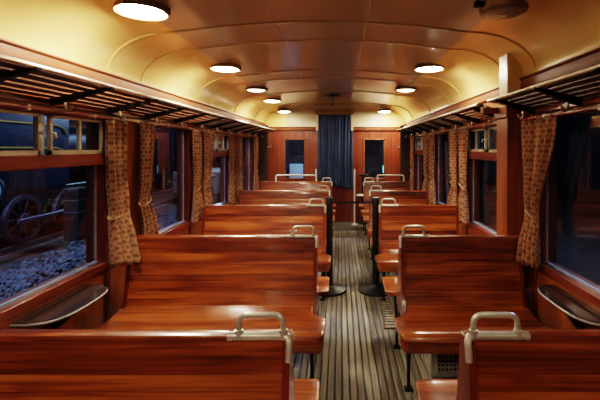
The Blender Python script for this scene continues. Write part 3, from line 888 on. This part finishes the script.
# short poles at the end doorway
for x, lab in ((-0.475, 'short pale metal pole on the floor left of the far doorway'), (0.255, 'short pale metal pole on the floor right of the far doorway')):
    P = empty('door_pole', (x, 7.28, 0.0)); tag(P, lab, 'pole', 'poles beside the far doorway')
    MB().tube([(0, 0, 0.0), (0, 0, 1.05)], 0.0155, 12).build('pole', M['pale'], P)
    MB().lathe([(0.06, 0.0), (0.06, 0.008), (0.03, 0.016), (0.016, 0.03)], (0, 0, 0), 20).build('foot_flange', M['pale'], P)
# handbrake column
B = empty('handbrake', (0.43, 7.38, 0.0)); tag(B, 'dark handbrake column with small handwheel beside the far doorway', 'handbrake')
MB().lathe([(0.09, 0.0), (0.09, 0.02), (0.04, 0.04), (0.035, 0.5), (0.045, 0.52), (0.03, 0.55), (0.028, 0.90)], (0, 0, 0), 20).build('column', M['iron'], B)
w = MB()
w.tube([(0.085 * math.cos(2 * PI * k / 24), 0.085 * math.sin(2 * PI * k / 24), 0.93) for k in range(25)], 0.013, 8, caps=False)
for k in range(4): w.tube([(0, 0, 0.91), (0.08 * math.cos(k * PI / 2 + .4), 0.08 * math.sin(k * PI / 2 + .4), 0.93)], 0.010, 6)
w.build('handwheel', M['iron'], B)
w = MB().lathe([(0.10, 0.53), (0.115, 0.545), (0.10, 0.56), (0.05, 0.565)], (-0.03, -0.02, 0), 20)
w.build('pale_collar', M['pale'], B)

# ------------------------------------------------------------------ heater under the second right bench
HT = empty('heater', (0.80, 2.46, 0)); tag(HT, 'grey metal heater box with grid front under the second bench right of the aisle', 'heater')
m = MB().box(-0.24, 0.30, -0.06, 0.13, 0.014, 0.24, 0.006, 1); m.build('casing', M['heater'], HT)
MB().box(-0.20, 0.26, -0.066, -0.058, 0.06, 0.215).build('grille_backing', M['dark'], HT)
g = MB()
for k in range(20):
    xx = -0.20 + 0.46 * k / 19
    g.box(xx - 0.004, xx + 0.004, -0.074, -0.064, 0.055, 0.22)
for k in range(7):
    zz = 0.06 + 0.155 * k / 6
    g.box(-0.205, 0.265, -0.075, -0.065, zz - 0.004, zz + 0.004)
g.build('grille', M['heater'], HT)
for k in (-0.22, 0.28):
    MB().box(k - 0.015, k + 0.015, -0.05, 0.12, 0.0, 0.016).build('foot', M['iron'], HT)

# ------------------------------------------------------------------ outside the left windows
ZG = -0.6
o = MB().box(-40, 40, -15, 60, ZG - 0.1, ZG).build('ground', M['earth']); tag(o, kind='structure')
rb = MB()
rnd = random.Random(3)
ico = bmesh.new(); bmesh.ops.create_icosphere(ico, subdivisions=1, radius=1)
IV = [v.co.copy() for v in ico.verts]; IF = [[v.index for v in f.verts] for f in ico.faces]; ico.free()
for k in range(8000):
    xx = rnd.uniform(-5.75, -3.4); yy = rnd.uniform(3.2, 11.5)
    hgt = 0.14 * max(0, 1 - abs((xx + 4.6) / 1.0)) + 0.05 * noise.noise(Vector((xx * 2, yy * 2, 0)))
    if rnd.random() > 0.12 + 0.9 * max(0, 1 - abs((xx + 4.6) / 0.9)): continue
    r = rnd.uniform(0.018, 0.048); rot = Matrix.Rotation(rnd.uniform(0, 6), 3, 'Z') @ Matrix.Rotation(rnd.uniform(0, 6), 3, 'X')
    vs = [rb.bm.verts.new(Vector((xx, yy, ZG + hgt + r * 0.3)) + rot @ Vector((c.x * r * rnd.uniform(.7, 1.3), c.y * r * rnd.uniform(.7, 1.2), c.z * r * rnd.uniform(.6, 1)))) for c in IV]
    for f in IF: rb.bm.faces.new([vs[i] for i in f])
o = rb.build('track_ballast', M['ballast'], angle=10); tag(o, 'heap of grey ballast stones outside the nearest left window', 'gravel', kind='stuff')
for xx, lab in ((-6.35, 'steel track rail beyond the ballast, nearer one'), (-7.85, 'steel track rail beyond the ballast, under the locomotive far side')):
    T = MB().prism([(xx - 0.06, ZG), (xx + 0.06, ZG), (xx + 0.055, ZG + 0.02), (xx + 0.015, ZG + 0.03), (xx + 0.012, ZG + 0.11), (xx + 0.035, ZG + 0.12), (xx + 0.035, ZG + 0.155), (xx - 0.035, ZG + 0.155), (xx - 0.035, ZG + 0.12), (xx - 0.012, ZG + 0.11), (xx - 0.015, ZG + 0.03), (xx - 0.055, ZG + 0.02)], 0, 30, 'Y').build('track_rail', M['railsteel'])
    tag(T, lab, 'rail', 'outside track rails')
ZR = ZG + 0.155
LC = empty('locomotive', (-7.1, 9.0, ZR)); tag(LC, 'dark steam locomotive with pale wheel rims outside the nearest left window', 'locomotive')
MB().box(-0.70, 0.70, -3.6, 4.2, 0.75, 1.05, 0.02, 1).build('running_board', M['loco'], LC)
MB().lathe([(0.0, -3.2), (0.60, -3.2), (0.68, -3.1), (0.68, 1.6), (0.0, 1.6)], (0, 0, 1.85), 32, 'Y').build('boiler', M['loco'], LC)
MB().lathe([(0.18, 2.45), (0.2, 2.5), (0.2, 3.0), (0.26, 3.06)], (0, -2.7, 0), 20).build('chimney', M['loco'], LC)
MB().box(0.58, 0.74, -3.3, 0.0, 1.05, 2.62, 0.03, 2).build('side_tank', M['loco_blue'], LC)
m = MB()
for zz in (1.90, 2.40):
    m.tube([(0.745, -3.25, zz), (0.745, -0.42, zz), (0.745, -0.22, zz - 0.05), (0.745, -0.10, zz - 0.17)], 0.016, 6)
m.build('yellow_lining', M['yellow'], LC)
cab = MB().box(-0.85, 0.85, 1.7, 3.6, 1.05, 2.9, 0.03, 2).box(-0.95, 0.95, 1.5, 3.8, 2.9, 2.97, 0.02, 1)
CB = cab.build('cab', M['loco'], LC)
MB().box(0.84, 0.87, 2.2, 3.1, 1.9, 2.6, 0.01, 1).build('cab_window', M['sillmetal'], CB)
def wheel(parent, y, r, hub):
    m = MB()
    m.lathe([(r - 0.09, -0.05), (r, -0.05), (r, 0.05), (r - 0.09, 0.05), (r - 0.09, -0.05)], (0.72, y, r), 36, 'X')
    for k in range(10):
        a = 2 * PI * k / 10
        m.tube([(0.72, y, r), (0.72, y + (r - 0.06) * math.cos(a), r + (r - 0.06) * math.sin(a))], 0.022, 6)
    m.lathe([(0.0, -0.06), (0.11, -0.06), (0.11, 0.07), (0.0, 0.08)], (0.72, y, r), 20, 'X')
    m.build('wheel', M['rim'], parent)
for y in (-2.6, -1.3, 0.0, 1.3, 2.7): wheel(LC, y, 0.48, 0.1)
MB().box(0.76, 0.82, -1.5, 1.5, 0.40, 0.49, 0.01, 1).build('coupling_rod', M['rim'], LC)
MB().lathe([(0, -0.5), (0.27, -0.5), (0.29, -0.46), (0.29, 0.46), (0.27, 0.5), (0, 0.5)], (0.78, -3.3, 0.62), 24, 'Y').build('cylinder', M['loco'], LC)
# striped carriage behind
CA = empty('museum_carriage', (-10.2, 10.5, ZR)); tag(CA, 'dark blue carriage with yellow lines outside behind the locomotive', 'carriage')
MB().box(-1.4, 1.4, -7, 4.0, 0.7, 3.4, 0.25, 4).build('body', M['loco_blue'], CA)
m = MB()
for zz in (1.95, 2.75):
    m.tube([(1.405, -6.7, zz), (1.405, 3.4, zz), (1.405, 3.7, zz - 0.07), (1.405, 3.78, zz - 0.2)], 0.03, 6)
m.build('yellow_lining', M['yellow'], CA)
MB().box(-1.2, 1.2, -6.5, 3.5, 0.15, 0.7, 0.03, 1).build('underframe', M['loco'], CA)
# pale wagon and cool lamp further down the yard
WG_ = empty('goods_wagon', (-5.4, 16.0, ZG)); tag(WG_, 'pale boarded goods wagon outside the third left window', 'wagon')
m = MB()
for k in range(7): m.box(-0.9, 0.9, -1.6, 1.6, 0.35 + k * 0.115, 0.455 + k * 0.115, 0.008, 1)
m.build('body', M['shed'], WG_)
MB().box(-0.8, 0.8, -1.5, 1.5, 0.0, 0.35).build('underframe', M['loco'], WG_)
def yard_lamp(x, y, z, r, label, mat='cool_lamp'):
    Y = empty('yard_lamp', (x, y, ZG)); tag(Y, label, 'yard lamp', 'cool yard lamps outside')
    MB().tube([(0, 0, 0), (0, 0, z - ZG + 0.15)], 0.03, 8).build('pole', M['loco'], Y)
    MB().lathe([(0.0, 0.12), (r * 0.8, 0.12), (r * 1.15, 0.02), (r * 1.15, -0.02), (r, -0.02)], (0, 0, z - ZG), 24, 'Y').build('housing', M['loco'], Y)
    MB().lathe([(r, -0.015), (r * 0.7, -0.04), (0.0, -0.05)], (0, 0, z - ZG), 24, 'Y').build('lens', M[mat], Y)
yard_lamp(-5.0, 14.3, 0.80, 0.10, 'cool teal yard lamp outside the third left window above the wagon')
yard_lamp(-6.05, 6.6, 0.72, 0.24, 'cool blue work lamp outside the nearest left window beside the locomotive', 'work_lamp')

CBT = empty('lineside_cabinet', (-5.95, 8.65, ZG)); tag(CBT, 'dark lineside cabinet with pale edges outside the nearest left window', 'cabinet')
MB().box(-0.16, 0.16, -0.2, 0.2, 0.0, 1.15, 0.01, 1).build('casing', M['loco'], CBT)
m = MB()
for zz in (0.62, 0.88, 1.13): m.box(-0.17, 0.17, -0.21, 0.21, zz, zz + 0.025)
m.box(0.14, 0.17, 0.17, 0.21, 0.1, 1.15)
m.build('edge_strips', M['railsteel'], CBT)
NC = empty('neighbouring_carriage', (XC, 8.9, ZR)); tag(NC, 'dark neighbouring carriage seen through the end wall windows', 'carriage')
MB().box(-1.4, 1.4, -0.3, 9.0, 0.5, 3.1, 0.08, 3).build('body', M['loco'], NC)
for a in (-0.82, 0.78): MB().box(a - 0.2, a + 0.2, -0.315, -0.29, 1.75, 2.5, 0.01, 1).build('end_window', M['black'], NC)
MB().box(-1.02, -0.72, -0.36, -0.29, 1.0, 1.54, 0.02, 2).build('reflection_panel', M['pale_blue'], NC)  # pale reflection in the end window, built as a panel
MB().box(1.06, 1.12, -0.34, -0.29, 1.34, 1.50, 0.01, 1).build('marker_light', M['cool_lamp'], NC)
WH = empty('wall_sky_screen', (9.5, 8, ZG)); tag(WH, kind='structure')  # unseen wall added to block the bright sky behind the right windows
MB().box(-0.2, 0.2, -22, 30, 0, 9).build('wall', M['loco'], WH)
m = MB()
for k in range(-20, 28, 3): m.box(-0.26, -0.19, k, k + 0.3, 0, 8.5, 0.01, 1)
m.build('screen_ribs', M['loco'], WH)

# ------------------------------------------------------------------ lights and world
def area(loc, target, size, energy, col):
    l = bpy.data.lights.new('outside_light', 'AREA'); l.size = size; l.energy = energy; l.color = col
    o = bpy.data.objects.new('outside_light', l); COL.objects.link(o)
    o.location = loc
    o.rotation_euler = (Vector(target) - Vector(loc)).to_track_quat('-Z', 'Y').to_euler()
    return o
area((-6.0, 3.0, 5.0), (-4.8, 7.0, -0.5), 0.8, 480, (0.50, 0.68, 1.0))
area((-5.0, 16.0, 5.0), (-4.0, 10.0, 0.0), 1.0, 420, (0.50, 0.7, 1.0))
area((XC, 8.0, 2.9), (XC - 0.5, 8.6, 0.9), 0.3, 45.0, (0.55, 0.8, 1.0))  # unseen light added to brighten the dark gap between the coach ends
area((6.5, 5.0, 5.0), (1.3, 4.0, 0.7), 0.8, 420, (0.5, 0.68, 1.0))

wd = bpy.data.worlds.new('night'); SC.world = wd; wd.use_nodes = True
bg = wd.node_tree.nodes['Background']
tc = wd.node_tree.nodes.new('ShaderNodeTexCoord'); sp = wd.node_tree.nodes.new('ShaderNodeSeparateXYZ')
wd.node_tree.links.new(tc.outputs['Generated'], sp.inputs[0])
rr = ramp(wd.node_tree, [(0.0, (0.003, 0.006, 0.016)), (0.35, (0.014, 0.036, 0.10)), (1.0, (0.005, 0.012, 0.035))], sp.outputs[2])
wd.node_tree.links.new(rr.outputs[0], bg.inputs['Color']); bg.inputs['Strength'].default_value = 0.65

# ------------------------------------------------------------------ camera
cam = bpy.data.cameras.new('camera'); co = bpy.data.objects.new('camera', cam); COL.objects.link(co)
cam.sensor_width = 36; cam.sensor_fit = 'HORIZONTAL'; cam.lens = 384 / 600 * 36
cam.shift_x = -41 / 600; cam.shift_y = -52 / 600; cam.clip_start = 0.02
co.location = (0, 0, H); co.rotation_euler = (PI / 2, 0, 0)
SC.camera = co
SC.view_settings.view_transform = 'Filmic'
SC.view_settings.look = 'High Contrast'
SC.view_settings.exposure = 0.15
